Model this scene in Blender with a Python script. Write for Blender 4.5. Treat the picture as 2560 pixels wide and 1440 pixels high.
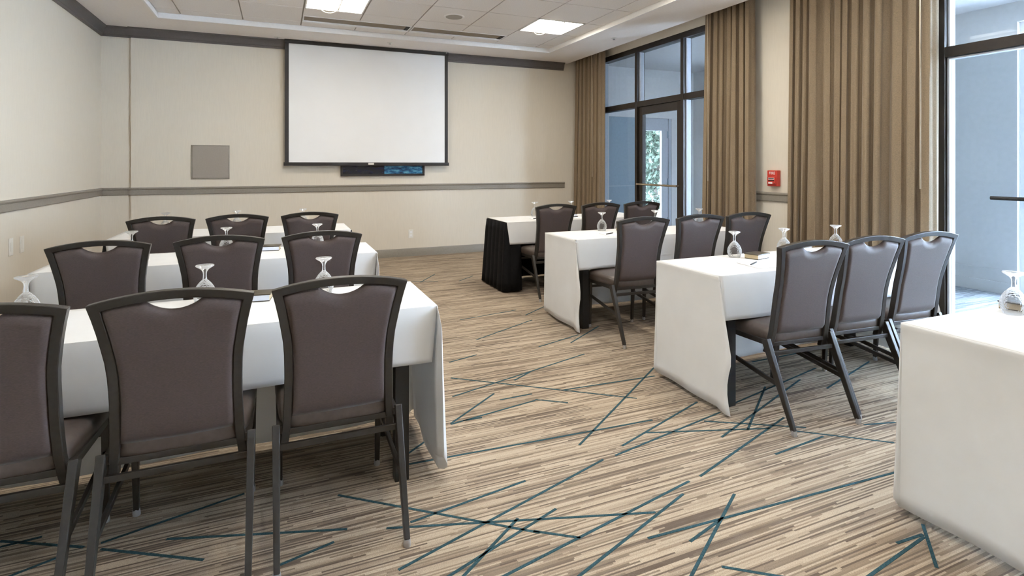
import bpy, math, random
from mathutils import Vector
R = math.radians
scn = bpy.context.scene
for o in list(bpy.data.objects): bpy.data.objects.remove(o)
col = scn.collection

# ------------------------------------------------------------------ camera
H = 1.36; FPX = 1371.0; HOR = 413.0
YAW = math.atan((1280 - 696) / FPX)
cam = bpy.data.cameras.new('camera'); cam.sensor_fit = 'HORIZONTAL'; cam.sensor_width = 36
cam.lens = FPX / 2560 * 36; cam.shift_y = (HOR - 720) / 2560; cam.clip_start = 0.05
co = bpy.data.objects.new('camera', cam); col.objects.link(co)
co.location = (0, 0, H); co.rotation_euler = (R(90), 0, -YAW); scn.camera = co
def P(x, y, z=0.0):
    """photo pixel on a horizontal plane of height z -> room X, Y"""
    d = (H - z) * FPX / (y - HOR); l = (x - 1280) / FPX * d
    return d * math.sin(YAW) + l * math.cos(YAW), d * math.cos(YAW) - l * math.sin(YAW)

# ------------------------------------------------------------------ world, exposure
w = bpy.data.worlds.new('sky'); scn.world = w; w.use_nodes = True
bg = w.node_tree.nodes['Background']; bg.inputs[0].default_value = (0.66, 0.79, 1.0, 1); bg.inputs[1].default_value = 17.0
vs = scn.view_settings; vs.view_transform = 'Standard'; vs.look = 'None'; vs.gamma = 1; vs.exposure = 1.15
vs.use_curve_mapping = False
LAMP = 13.0

# ------------------------------------------------------------------ materials
def srgb(r, g, b):
    f = lambda c: (c / 255 / 12.92) if c <= 10 else ((c / 255 + .055) / 1.055) ** 2.4
    return (f(r), f(g), f(b), 1)
def newmat(name):
    m = bpy.data.materials.new(name); m.use_nodes = True
    nt = m.node_tree; return m, nt, nt.nodes['Principled BSDF']
def coords(nt, scale=(1, 1, 1), rot=(0, 0, 0), kind='Object'):
    tc = nt.nodes.new('ShaderNodeTexCoord'); mp = nt.nodes.new('ShaderNodeMapping')
    mp.inputs['Scale'].default_value = scale; mp.inputs['Rotation'].default_value = rot
    nt.links.new(tc.outputs[kind], mp.inputs[0]); return mp.outputs[0]
def noise(nt, vec, scale, detail=2, rough=.5):
    n = nt.nodes.new('ShaderNodeTexNoise'); n.inputs['Scale'].default_value = scale
    n.inputs['Detail'].default_value = detail; n.inputs['Roughness'].default_value = rough
    nt.links.new(vec, n.inputs['Vector']); return n.outputs[0]
def ramp(nt, fac, stops):
    r = nt.nodes.new('ShaderNodeValToRGB'); e = r.color_ramp.elements
    while len(e) < len(stops): e.new(.5)
    for i, (p, c) in enumerate(stops): e[i].position = p; e[i].color = c
    nt.links.new(fac, r.inputs[0]); return r.outputs[0]
def bump(nt, b, fac, s, d=.01):
    n = nt.nodes.new('ShaderNodeBump'); n.inputs['Strength'].default_value = s; n.inputs['Distance'].default_value = d
    nt.links.new(fac, n.inputs['Height']); nt.links.new(n.outputs[0], b.inputs['Normal'])
def mix(nt, a, b_, fac):
    m = nt.nodes.new('ShaderNodeMix'); m.data_type = 'RGBA'
    for s, v in ((0, fac), (6, a), (7, b_)):
        if hasattr(v, 'is_linked'): nt.links.new(v, m.inputs[s])
        else: m.inputs[s].default_value = v
    return m.outputs[2]
def varied(name, c, rough=.6, var=.12, scale=30, stretch=(1, 1, 1), bs=.1, metal=0, spec=.5, sheen=0, coat=0, bd=.002):
    m, nt, b = newmat(name); v = coords(nt, stretch); n = noise(nt, v, scale, 3)
    lo = tuple(x * (1 - var) for x in c[:3]) + (1,); hi = tuple(min(1, x * (1 + var)) for x in c[:3]) + (1,)
    nt.links.new(ramp(nt, n, [(.3, lo), (.7, hi)]), b.inputs['Base Color'])
    b.inputs['Roughness'].default_value = rough; b.inputs['Metallic'].default_value = metal
    b.inputs['Specular IOR Level'].default_value = spec; b.inputs['Coat Weight'].default_value = coat
    if sheen: b.inputs['Sheen Weight'].default_value = sheen; b.inputs['Sheen Roughness'].default_value = .4
    if bs: bump(nt, b, n, bs, bd)
    return m
def emis(name, c, s):
    m, nt, b = newmat(name); b.inputs['Base Color'].default_value = (.8, .8, .8, 1)
    b.inputs['Emission Color'].default_value = c; b.inputs['Emission Strength'].default_value = s; return m
M = {}
M['wall'] = varied('wallcovering', (.71, .645, .54), .75, .025, 160, (1, 1, .05), .03)
M['wall_c'] = varied('corridor_paint', (.60, .60, .595), .8, .03, 20)
M['ceil'] = varied('ceiling_paint', (.87, .82, .78), .85, .02, 40)
M['bead'] = varied('tray_bead', (.86, .85, .84), .6, .02, 40)
M['tile'] = varied('acoustic_tile', (.83, .79, .755), .9, .05, 90, bs=.25)
M['grid'] = varied('ceiling_grid', (.40, .37, .33), .7, .03, 30)
M['slot'] = varied('slot_metal', (.20, .15, .09), .5, .05, 30)
M['dark'] = varied('dark_void', (.02, .018, .016), .8, .1, 20)
M['crown'] = varied('crown_paint', (.115, .10, .09), .45, .06, 60)
M['rail'] = varied('rail_paint', (.27, .245, .205), .45, .06, 60)
M['cloth'] = varied('white_linen', (.84, .835, .82), .85, .025, 7, bs=.12, bd=.01, sheen=.1)
nt = M['cloth'].node_tree; tr = nt.nodes.new('ShaderNodeBsdfTranslucent'); tr.inputs[0].default_value = (.84, .83, .80, 1)
mx = nt.nodes.new('ShaderNodeMixShader'); mx.inputs[0].default_value = .22; nt.links.new(nt.nodes['Principled BSDF'].outputs[0], mx.inputs[1])
nt.links.new(tr.outputs[0], mx.inputs[2]); nt.links.new(mx.outputs[0], nt.nodes['Material Output'].inputs[0])
M['skirt'] = varied('black_skirt', (.004, .004, .005), .85, .2, 30, spec=.2)
M['frame'] = varied('chair_metal', (.029, .025, .021), .36, .1, 60, metal=.25, spec=.6, bs=.03)
M['fabric'] = varied('brown_fabric', (.068, .048, .041), .62, .22, 140, (1, 1, 5), .12, sheen=.15)
M['vinyl'] = varied('brown_vinyl', (.080, .062, .052), .38, .12, 40, bs=.08)
M['black'] = varied('black_metal', (.008, .008, .008), .45, .1, 40)
M['glide'] = varied('glide_nylon', (.45, .45, .45), .3, .05, 40, metal=.6)
M['bronze'] = varied('bronze_frame', (.028, .022, .018), .38, .1, 30, metal=.3)
M['brass'] = varied('bar_metal', (.48, .40, .30), .3, .05, 30, metal=.8)
M['white'] = varied('white_plastic', (.78, .76, .70), .4, .02, 30, bs=0)
M['screen'] = varied('screen_vinyl', (.86, .86, .85), .9, .008, 4, bs=0)
M['scrframe'] = varied('screen_frame', (.02, .017, .016), .5, .1, 30)
M['panel'] = varied('panel_paint', (.34, .30, .255), .6, .03, 60)
M['red'] = varied('alarm_red', (.55, .045, .03), .35, .05, 30, bs=0)
M['paper'] = varied('paper', (.86, .86, .86), .7, .01, 30, bs=0)
M['curtain'] = varied('curtain_weave', (.225, .165, .10), .8, .16, 120, (1, 1, 1.5), .2, sheen=.2)
M['boxtop'] = varied('box_lid', (.055, .045, .03), .3, .4, 25, bs=0)
M['boxside'] = varied('box_side', (.50, .40, .25), .5, .05, 30, bs=0)
M['boxend'] = varied('box_end', (.70, .73, .80), .5, .05, 30, bs=0)
M['grey'] = varied('grey_door', (.26, .33, .38), .5, .04, 30, bs=0)
M['greyl'] = varied('grey_frame', (.42, .44, .48), .5, .04, 30, bs=0)
M['leaf'] = varied('leaves', (.05, .075, .05), .6, .5, 5, bs=0)
M['bark'] = varied('bark', (.20, .17, .14), .8, .3, 20)
M['snow'] = varied('pale_paving', (.72, .74, .76), .9, .08, 3)
M['lens'] = emis('lamp_lens', (1, .945, .85, 1), LAMP)
M['basket'] = emis('lamp_basket', (1, .91, .76, 1), LAMP * .7)
M['rib'] = varied('lamp_rib', (.55, .52, .45), .5, .03, 30)
M['chrome'] = varied('chrome', (.6, .6, .6), .2, .05, 30, metal=1)

def glassmat(name, tint, refl, etched=False, white_glint=0):
    m = bpy.data.materials.new(name); m.use_nodes = True; nt = m.node_tree
    nt.nodes.remove(nt.nodes['Principled BSDF']); out = nt.nodes['Material Output']
    t = nt.nodes.new('ShaderNodeBsdfTransparent'); t.inputs[0].default_value = tint
    g = nt.nodes.new('ShaderNodeBsdfGlossy'); g.inputs['Roughness'].default_value = .02
    lw = nt.nodes.new('ShaderNodeLayerWeight'); lw.inputs[0].default_value = refl
    mx = nt.nodes.new('ShaderNodeMixShader'); nt.links.new(lw.outputs['Fresnel'], mx.inputs[0])
    nt.links.new(t.outputs[0], mx.inputs[1])
    if white_glint:  # clear glass whitened with diffuse colour, standing in for its bright highlights
        df = nt.nodes.new('ShaderNodeBsdfTranslucent'); df.inputs[0].default_value = (.95, .96, .97, 1)
        d2 = nt.nodes.new('ShaderNodeBsdfDiffuse'); d2.inputs[0].default_value = (.95, .96, .97, 1)
        m1 = nt.nodes.new('ShaderNodeMixShader'); m1.inputs[0].default_value = .5; nt.links.new(df.outputs[0], m1.inputs[1]); nt.links.new(d2.outputs[0], m1.inputs[2])
        m2 = nt.nodes.new('ShaderNodeMixShader'); m2.inputs[0].default_value = white_glint; nt.links.new(g.outputs[0], m2.inputs[1]); nt.links.new(m1.outputs[0], m2.inputs[2])
        nt.links.new(m2.outputs[0], mx.inputs[2])
    else: nt.links.new(g.outputs[0], mx.inputs[2])
    nt.links.new(mx.outputs[0], out.inputs[0])
    if etched:
        v = coords(nt); vo = nt.nodes.new('ShaderNodeTexVoronoi'); vo.inputs['Scale'].default_value = 110
        nt.links.new(v, vo.inputs['Vector']); bp = nt.nodes.new('ShaderNodeBump'); bp.inputs['Strength'].default_value = .9
        bp.inputs['Distance'].default_value = .004; nt.links.new(vo.outputs[0], bp.inputs['Height'])
        nt.links.new(bp.outputs[0], g.inputs['Normal']); nt.links.new(bp.outputs[0], lw.inputs['Normal'])
    return m
M['pane'] = glassmat('window_glass', (.955, .97, .975, 1), .12)
M['goblet'] = glassmat('goblet_glass', (.985, .99, .99, 1), .42, False, .5)
M['goblet_bowl'] = glassmat('goblet_cut_glass', (.985, .99, .99, 1), .32, True, .5)

def carpet(name, light, mid, dark):
    """loop pile tufted in thin rows along X, each row broken into dashes of random tone"""
    m, nt, b = newmat(name)
    def math_(op, a, c=None, d=None):
        n = nt.nodes.new('ShaderNodeMath'); n.operation = op
        for q, v in enumerate((a, c, d)):
            if v is None: continue
            if hasattr(v, 'is_linked'): nt.links.new(v, n.inputs[q])
            else: n.inputs[q].default_value = v
        return n.outputs[0]
    tc = nt.nodes.new('ShaderNodeTexCoord'); sp = nt.nodes.new('ShaderNodeSeparateXYZ'); nt.links.new(tc.outputs['Object'], sp.inputs[0])
    def dashes(rh, dl, seed):
        row = math_('FLOOR', math_('DIVIDE', sp.outputs[1], rh))
        w = nt.nodes.new('ShaderNodeTexWhiteNoise'); w.noise_dimensions = '1D'; nt.links.new(math_('ADD', row, seed), w.inputs['W'])
        cell = math_('FLOOR', math_('MULTIPLY_ADD', w.outputs[0], 37.0, math_('DIVIDE', sp.outputs[0], dl)))
        cb = nt.nodes.new('ShaderNodeCombineXYZ'); nt.links.new(row, cb.inputs[0]); nt.links.new(cell, cb.inputs[1]); cb.inputs[2].default_value = seed
        w2 = nt.nodes.new('ShaderNodeTexWhiteNoise'); w2.noise_dimensions = '3D'; nt.links.new(cb.outputs[0], w2.inputs['Vector']); return w2.outputs[0]
    v = math_('ADD', math_('MULTIPLY', dashes(.0068, .36, 3.0), .68), math_('MULTIPLY', dashes(.0136, .5, 11.0), .17))
    soft = noise(nt, coords(nt, (.8, 7, 1)), 1.2, 2)
    br = nt.nodes.new('ShaderNodeTexBrick'); br.inputs['Scale'].default_value = 1.0
    br.inputs['Brick Width'].default_value = 1.0; br.inputs['Row Height'].default_value = .25; br.inputs['Mortar Size'].default_value = 0
    br.inputs['Color1'].default_value = (0, 0, 0, 1); br.inputs['Color2'].default_value = (1, 1, 1, 1); nt.links.new(tc.outputs['Object'], br.inputs['Vector'])
    v = math_('ADD', v, math_('MULTIPLY', soft, .30)); v = math_('MULTIPLY_ADD', br.outputs[0], .10, v)
    c = ramp(nt, v, [(.30, dark), (.56, mid), (.86, light), (1.0, light)])
    fine = noise(nt, coords(nt), 260, 2)
    c2 = mix(nt, c, dark, ramp(nt, fine, [(.48, (0, 0, 0, 1)), (.75, (.5, .5, .5, 1))]))
    nt.links.new(c2, b.inputs['Base Color']); b.inputs['Roughness'].default_value = .95
    b.inputs['Specular IOR Level'].default_value = .15; bump(nt, b, fine, .5, .004)
    return m
M['carpet'] = carpet('striated_carpet', (.47, .38, .28, 1), (.30, .235, .172, 1), (.135, .105, .08, 1))
M['carpet_c'] = carpet('corridor_carpet', (.50, .52, .55, 1), (.36, .38, .41, 1), (.2, .21, .23, 1))
M['teal'] = varied('teal_yarn', (.035, .082, .10), .95, .35, 200, bs=.4, spec=.1)

def artmat():
    m, nt, b = newmat('abstract_print'); n = noise(nt, coords(nt, (2.2, 2.2, 6)), 4, 5, .65)
    tc = nt.nodes.new('ShaderNodeTexCoord'); sp = nt.nodes.new('ShaderNodeSeparateXYZ'); nt.links.new(tc.outputs['Object'], sp.inputs[0])
    st = ramp(nt, sp.outputs[0], [(.0, (0, 0, 0, 1)), (.02, (1, 1, 1, 1))])
    c1 = ramp(nt, n, [(.4, (.004, .004, .01, 1)), (.6, (.01, .012, .03, 1)), (.75, (.012, .03, .10, 1))])
    c2 = ramp(nt, n, [(.35, (.01, .02, .06, 1)), (.48, (.02, .12, .25, 1)), (.6, (.10, .34, .48, 1)), (.75, (.25, .5, .6, 1))])
    nt.links.new(mix(nt, c1, c2, st), b.inputs['Base Color']); b.inputs['Roughness'].default_value = .25
    return m
M['art'] = artmat()

# ------------------------------------------------------------------ mesh helpers
class MB:
    def __init__(s): s.v = []; s.f = []
    def box(s, x0, x1, y0, y1, z0, z1):
        n = len(s.v); s.v += [(x, y, z) for z in (z0, z1) for y in (y0, y1) for x in (x0, x1)]
        s.f += [tuple(n + i for i in q) for q in ((0, 2, 3, 1), (4, 5, 7, 6), (0, 1, 5, 4), (2, 6, 7, 3), (0, 4, 6, 2), (1, 3, 7, 5))]
        return s
    def bar(s, p0, p1, a0, b0, a1=None, b1=None, up=(0, 0, 1)):
        """tapered rectangular bar; a = width across, b = height along up"""
        a1 = a0 if a1 is None else a1; b1 = b0 if b1 is None else b1
        p0 = Vector(p0); p1 = Vector(p1); d = (p1 - p0).normalized(); u = Vector(up)
        r = d.cross(u).normalized(); u = r.cross(d).normalized(); n = len(s.v)
        for p, a, b in ((p0, a0, b0), (p1, a1, b1)):
            for i, j in ((-1, -1), (1, -1), (1, 1), (-1, 1)): s.v.append(tuple(p + r * a / 2 * i + u * b / 2 * j))
        s.f += [tuple(n + i for i in q) for q in ((3, 2, 1, 0), (4, 5, 6, 7), (0, 1, 5, 4), (1, 2, 6, 5), (2, 3, 7, 6), (3, 0, 4, 7))]
        return s
    def rod(s, pts, r, seg=8):
        pts = [Vector(p) for p in pts]; rings = []
        for i, p in enumerate(pts):
            d = (pts[min(i + 1, len(pts) - 1)] - pts[max(i - 1, 0)]).normalized()
            u = Vector((0, 0, 1)) if abs(d.z) < .9 else Vector((1, 0, 0)); a = d.cross(u).normalized(); b = a.cross(d)
            rings.append(len(s.v))
            s.v += [tuple(p + a * r * math.cos(t) + b * r * math.sin(t)) for t in [2 * math.pi * k / seg for k in range(seg)]]
        for q in range(len(rings) - 1):
            A, B = rings[q], rings[q + 1]
            for k in range(seg): s.f.append((A + k, A + (k + 1) % seg, B + (k + 1) % seg, B + k))
        s.f.append(tuple(rings[0] + k for k in range(seg))[::-1]); s.f.append(tuple(rings[-1] + k for k in range(seg)))
        return s
    def lathe(s, prof, seg=24, c=(0, 0, 0), closed=False):
        n = len(s.v)
        for r, z in prof:
            for k in range(seg):
                t = 2 * math.pi * k / seg; s.v.append((c[0] + r * math.cos(t), c[1] + r * math.sin(t), c[2] + z))
        m = len(prof)
        for i in range(m if closed else m - 1):
            for k in range(seg):
                a = n + i * seg; b = n + ((i + 1) % m) * seg
                s.f.append((a + k, a + (k + 1) % seg, b + (k + 1) % seg, b + k))
        return s
    def grid(s, fn, nu, nv):
        n = len(s.v)
        for j in range(nv + 1):
            for i in range(nu + 1): s.v.append(tuple(fn(i / nu, j / nv)))
        for j in range(nv):
            for i in range(nu):
                a = n + j * (nu + 1) + i; s.f.append((a, a + 1, a + nu + 2, a + nu + 1))
        return s
    def loops(s, rings, cap=True):
        n = len(s.v); k = len(rings[0])
        for r in rings: s.v += [tuple(p) for p in r]
        for i in range(len(rings) - 1):
            for j in range(k):
                a = n + i * k; b = a + k; s.f.append((a + j, a + (j + 1) % k, b + (j + 1) % k, b + j))
        if cap:
            s.f.append(tuple(n + j for j in range(k))[::-1]); s.f.append(tuple(n + (len(rings) - 1) * k + j for j in range(k)))
        return s
    def build(s, name, mat, parent=None, smooth=False, bevel=0, solid=0, weld=False, angle=40):
        me = bpy.data.meshes.new(name); me.from_pydata(s.v, [], s.f); me.update()
        me.materials.append(M[mat] if isinstance(mat, str) else mat)
        if weld or smooth:
            import bmesh
            bm = bmesh.new(); bm.from_mesh(me)
            if weld: bmesh.ops.remove_doubles(bm, verts=bm.verts, dist=1e-4)
            bmesh.ops.recalc_face_normals(bm, faces=bm.faces)
            bm.to_mesh(me); bm.free()
        if smooth:
            for p in me.polygons: p.use_smooth = True
            try: me.set_sharp_from_angle(angle=R(angle))
            except Exception: pass
        o = bpy.data.objects.new(name, me); col.objects.link(o); o.parent = parent
        if solid: md = o.modifiers.new('thickness', 'SOLIDIFY'); md.thickness = solid; md.offset = 0
        if bevel:
            md = o.modifiers.new('bevel', 'BEVEL'); md.width = bevel; md.segments = 2; md.limit_method = 'ANGLE'
            md.angle_limit = R(40)
        return o
def tag(o, label=None, cat=None, group=None, kind=None):
    for k, v in (('label', label), ('category', cat), ('group', group), ('kind', kind)):
        if v: o[k] = v
    return o
def empty(name, loc=(0, 0, 0), rz=0):
    o = bpy.data.objects.new(name, None); col.objects.link(o); o.location = loc; o.rotation_euler = (0, 0, rz)
    o.empty_display_size = .1; return o
def struct(o, label=None, cat=None): return tag(o, label, cat, None, 'structure')
def copy_tree(o, parent=None):
    c = o.copy(); col.objects.link(c); c.parent = parent
    for ch in list(o.children): copy_tree(ch, c)
    return c
def box(name, mat, x0, x1, y0, y1, z0, z1, parent=None, bevel=0): return MB().box(x0, x1, y0, y1, z0, z1).build(name, mat, parent, bevel=bevel)

# ------------------------------------------------------------------ room shell
XL, XR, YF, YB, ZC = -2.005, 4.72, 8.14, -3.2, 3.07
fl = struct(MB().box(XL - .15, 4.82, YB - .15, 8.35, -.12, 0).build('floor', 'carpet'), 'beige striated carpet with scattered teal lines', 'floor')
struct(MB().box(XL - .15, XL, YB - .15, 8.35, 0, 3.3).build('wall_left', 'wall'), 'plain beige wall with two small cover plates', 'wall')
struct(MB().box(-1.69, 4.92, YF, YF + .2, 0, 3.3).box(XL, -1.69, YF + .03, YF + .2, 0, 3.3).build('wall_front', 'wall'), 'beige wall behind the projection screen', 'wall')
struct(MB().box(XL - .15, 5.0, YB - .15, YB, 0, 3.3).build('wall_back', 'wall'), 'beige wall opposite the projection screen', 'wall')
W1 = (4.58, 7.55); W2 = (-1.0, 3.92)  # second run lengthened with an added unseen bay to let in more daylight
mb = MB().box(XR, 4.92, W1[1], YF, 0, 3.3).box(XR, 4.92, W2[1], W1[0], 0, 3.3).box(XR, 4.92, YB, W2[0], 0, 3.3)
for a in (W1, W2): mb.box(XR + .03, 4.92, a[0], a[1], 3.06, 3.3)
struct(mb.build('wall_right', 'wall'), 'beige wall piers between the curtained windows', 'wall')
# ceiling with a shallow tray of acoustic tiles
TX0, TX1, TY0, TY1, ZT = -1.30, 3.80, -2.6, 7.45, 3.125
ce = struct(MB().box(XL, TX0, YB, 8.3, ZC, 3.3).box(TX1, 4.48, YB, YF, ZC, 3.3).box(TX0, TX1, TY1, 8.3, ZC, 3.3).box(TX0, TX1, YB, TY0, ZC, 3.3)
            .box(4.48, 4.92, YB, YF, 3.24, 3.3).build('ceiling', 'ceil'), 'painted ceiling border around a tray of square tiles', 'ceiling')
b = MB()
b.box(TX0, TX0 + .02, TY0, TY1, ZC - .006, ZT + .01).box(TX1 - .02, TX1, TY0, TY1, ZC - .006, ZT + .01)
b.box(TX0, TX1, TY1 - .02, TY1, ZC - .006, ZT + .01).box(TX0, TX1, TY0, TY0 + .02, ZC - .006, ZT + .01)
b.build('tray_bead', 'bead', ce)
T = .655
xs = [TX0 + .02] + [-1.05 + T * k for k in range(8)] + [TX1 - .02]
ys = [TY1 - .02, 7.215, 6.58] + [6.58 - .65 * k for k in range(1, 14)] + [TY0 + .02]
MB().box(TX0, TX1, TY0, TY1, ZT + .012, ZT + .03).build('ceiling_grid', 'grid', ce)
lights = {(0.26, 0.915), (2.88, 3.535)}
lightrows = (2, 5, 8, 11)
meshcache = {}
def tile(x0, x1, y0, y1):
    k = (round(x1 - x0, 3), round(y1 - y0, 3))
    if k not in meshcache:
        o = MB().box(-k[0] / 2 + .007, k[0] / 2 - .007, -k[1] / 2 + .007, k[1] / 2 - .007, 0, .014).build('ceiling_tile', 'tile', ce)
        meshcache[k] = o.data
    else:
        o = bpy.data.objects.new('ceiling_tile', meshcache[k]); col.objects.link(o); o.parent = ce
    o.location = ((x0 + x1) / 2, (y0 + y1) / 2, ZT)
SL0, SL1 = 0.26, 2.88
troffers = []
for i in range(len(xs) - 1):
    for j in range(len(ys) - 1):
        x0, x1, y1, y0 = xs[i], xs[i + 1], ys[j], ys[j + 1]
        if any(abs(x0 - a) < .02 for a, _ in lights) and j in lightrows: troffers.append((x0, x1, y0, y1)); continue
        if j == 1 and SL0 - .01 < x0 < SL1 - .05: y1 = 6.915
        tile(x0, x1, y0, y1)
# linear slot diffusers in the tile field
for k, (a, c) in enumerate(((SL0 + .01, 1.565), (1.585, SL1 - .01))):
    t = empty('slot_diffuser', ((a + c) / 2, 7.065, ZT)); hw = (c - a) / 2
    MB().box(-hw, hw, -.148, -.135, -.004, .011).box(-hw, hw, .09, .148, -.008, .011).box(-hw, -hw + .012, -.135, .09, -.004, .011).box(hw - .012, hw, -.135, .09, -.004, .011).build('flange', 'bead', t)
    MB().box(-hw + .012, hw - .012, -.135, .09, .006, .011).build('slot_back', 'slot', t)
    MB().box(hw - .06, hw - .012, -.135, .09, .001, .006).build('end_damper', 'dark', t)
    tag(t, ['long brown air slot in the ceiling, beside the troffer nearer the plain wall', 'long brown air slot in the ceiling, beside the round speaker grille'][k], 'air vent', 'ceiling air slots')
# troffers
def troffer(x0, x1, y0, y1):
    t = empty('troffer_light', ((x0 + x1) / 2, (y0 + y1) / 2, ZT)); h = (x1 - x0) / 2 - .012; g = (y1 - y0) / 2 - .012
    MB().box(-h, -h + .016, -g, g, -.004, .02).box(h - .016, h, -g, g, -.004, .02).box(-h, h, -g, -g + .016, -.004, .02).box(-h, h, g - .016, g, -.004, .02).build('trim_frame', 'bead', t)
    def rf(u, v):
        x = -h + .016 + u * (2 * h - .032); return (x, -g + .016 + v * (2 * g - .032), .009 - .004 * abs(u - .5) * 2)
    MB().grid(rf, 8, 1).build('reflector', 'lens', t)
    bw, off = .10, -.07
    bk = MB(); n = 10; L = g - .11
    ring = lambda k, s: (off + bw * math.cos(math.pi * k / n) * s, -.05 * math.sin(math.pi * k / n) * s + .004)
    rows = []
    for yy, s in ((-g + .03, .02), (-L - .03, .6), (-L + .03, .92), (-L + .10, 1), (L - .10, 1), (L - .03, .92), (L + .03, .6), (g - .03, .02)):
        rows.append([(ring(k, s)[0], yy, ring(k, s)[1]) for k in range(n + 1)])
    for r in rows: bk.v += r
    for i in range(len(rows) - 1):
        for k in range(n): a = i * (n + 1) + k; bk.f.append((a, a + 1, a + n + 2, a + n + 1))
    bk.build('basket_lens', 'basket', t, smooth=True)
    MB().box(off + bw, off + bw + .012, -g + .016, g - .016, -.012, .008).build('rib', 'rib', t)
    for s in (-1, 1): MB().rod([(off + bw * math.cos(a), s * (L - .06 + .09 * math.sin(a)), -.05 * math.sin(a) - .002) for a in [math.pi * k / 10 for k in range(11)]], .004, 6).build('basket_rim', 'rib', t)
    return t
tro = []
for k, (x0, x1, y0, y1) in enumerate(sorted(troffers, key=lambda q: (-q[2], q[0]))):
    t = troffer(x0, x1, y0, y1)
    side = 'plain wall' if x0 < 1 else 'curtained windows'
    n = ['first', 'second', 'third', 'fourth'][k // 2]
    tag(t, f'lit square ceiling troffer, {n} from the screen, nearer the {side}', 'ceiling light', 'ceiling troffers')
sp = empty('ceiling_speaker', (1.92, 6.26, ZT))
MB().lathe([(.0, -.006), (.09, -.008), (.118, -.006), (.122, 0), (.118, .004)], 32).build('rim', 'bead', sp, True)
MB().lathe([(.0, -.0085), (.098, -.0105), (.1, -.007)], 32).build('grille', 'grid', sp, True)
tag(sp, 'round flush speaker grille in the ceiling between the lit troffers', 'speaker')
for k, (px, py, nm) in enumerate(((975, 107, 'above the middle of the projection screen'), (1112, 133, 'above the window-side corner of the projection screen'), (693, 93, 'beside the housing of the projection screen'), (1535, 95, 'near the window frame'))):
    x, y = P(px, py, ZC); y = min(y, YF - .12)
    t = empty('sprinkler_head', (x, y, ZC)); MB().lathe([(0, -.004), (.035, -.004), (.042, 0)], 20).build('escutcheon', 'white', t, True)
    MB().lathe([(0, -.022), (.016, -.022), (.016, -.018), (.006, -.016), (.006, -.003)], 12).build('deflector', 'chrome', t)
    tag(t, 'small white sprinkler head in the ceiling ' + nm, 'sprinkler', 'ceiling sprinklers')

# mouldings
def prof_x(name, mat, prof, x0, x1, y):   # profile (out, z) run along X on a wall facing -Y
    mb = MB(); mb.loops([[(x, y - o, z) for o, z in prof] for x in (x0, x1)]); return struct(mb.build(name, mat, smooth=True, angle=25))
def prof_y(name, mat, prof, y0, y1, x, s=1):
    mb = MB(); mb.loops([[(x + s * o, y, z) for o, z in prof] for y in (y0, y1)]); return struct(mb.build(name, mat, smooth=True, angle=25))
CR = [(0, ZC), (.075, ZC), (.075, ZC - .012), (.062, ZC - .02), (.05, ZC - .035), (.04, ZC - .07), (.03, ZC - .095), (.022, ZC - .10), (.022, ZC - .122), (0, ZC - .122)]
RL = [(0, .985), (.014, .985), (.018, .992), (.018, 1.05), (.026, 1.056), (.03, 1.066), (.026, 1.078), (0, 1.08)]
BB = [(0, 0), (.014, 0), (.014, .105), (.008, .12), (0, .12)]
for nm, pr, mt, e in (('trim_1', CR, 'crown', 4.40), ('trim_3', RL, 'rail', 4.42), ('baseboard_front', BB, 'rail', 4.72)):
    tag(prof_x(nm, mt, pr, -1.69 - (.0 if nm[0] == 'b' else .02), e, YF), 'moulding along the screen wall', 'moulding')
for nm, pr, mt in (('trim_5', CR, 'crown'), ('trim_6', RL, 'rail'), ('trim_7', BB, 'rail')):
    tag(prof_x(nm, mt, pr, XL, -1.69, YF + .03), 'short moulding in the recessed corner', 'moulding')
for nm, pr, mt in (('trim_2', CR, 'crown'), ('trim_4', RL, 'rail'), ('baseboard_left', BB, 'rail')):
    tag(prof_y(nm, mt, pr, YB, YF + .03, XL), 'moulding along the plain side wall', 'moulding')
for nm, a, c in (('trim_8', W2[1] - .0, W1[0] + .0), ('trim_10', W1[1], YF)):
    tag(prof_y(nm, 'rail', RL, a, c, XR, -1), 'chair rail on a pier beside the curtains', 'moulding')
for nm, a, c in (('trim_9', W2[1], W1[0]), ('trim_11', W1[1], YF)):
    tag(prof_y(nm, 'rail', BB, a, c, XR, -1), 'baseboard on a pier beside the curtains', 'moulding')

# carpet accent lines (traced on the floor plane)
SEG = [(845,1238,1349,1332),(1026,1306,1314,1202),(966,1321,1639,1281),(996,1425,1508,1149),(1123,1440,1390,1272),(1159,1440,1295,1296),
 (1334,1328,1452,1345),(1261,1440,1723,1203),(1448,1440,1708,1235),(1620,1346,2238,1181),(1728,1440,1836,1235),(1725,1354,1800,1300),
 (1015,1162,1631,1050),(1448,1113,1637,917),(1555,1115,1743,1005),(1538,1139,1800,1031),(1804,1093,2000,949),(1869,1075,1913,967),(1804,1022,2040,920),
 (1616,1082,1925,1071),(1760,1053,2015,1069),(1750,1191,1960,1044),(1938,1136,2058,1091),(1991,1078,2236,1107),(2160,1062,2238,1056),(2067,971,2173,904),
 (1804,1417,1965,1444),(2173,1440,2311,1342),(2242,1358,2307,1336),(2307,1311,2342,1420),(1127,1059,1235,984),(1127,1061,1338,1001),(1338,999,1420,1007),
 (1127,945,1592,996),(1131,992,1461,885),(1286,951,1325,930),(1403,976,1637,940),(1347,867,1446,837),(1123,906,1192,887),(1157,1052,1205,1044),(1013,1139,1071,1098),
 (0,1353,210,1368),(252,1373,509,1400),(252,1358,611,1234),(416,1348,868,1323),(689,1417,835,1355),(26,1440,159,1388),(0,1368,105,1342),
 (1314,788,1374,760),(1427,857,1496,816),(1150,800,1290,775),(1190,850,1330,800),(1700,960,1790,925),(1880,905,2010,880),(1250,1000,1330,985)]
rnd = random.Random(4)
lines = []
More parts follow.
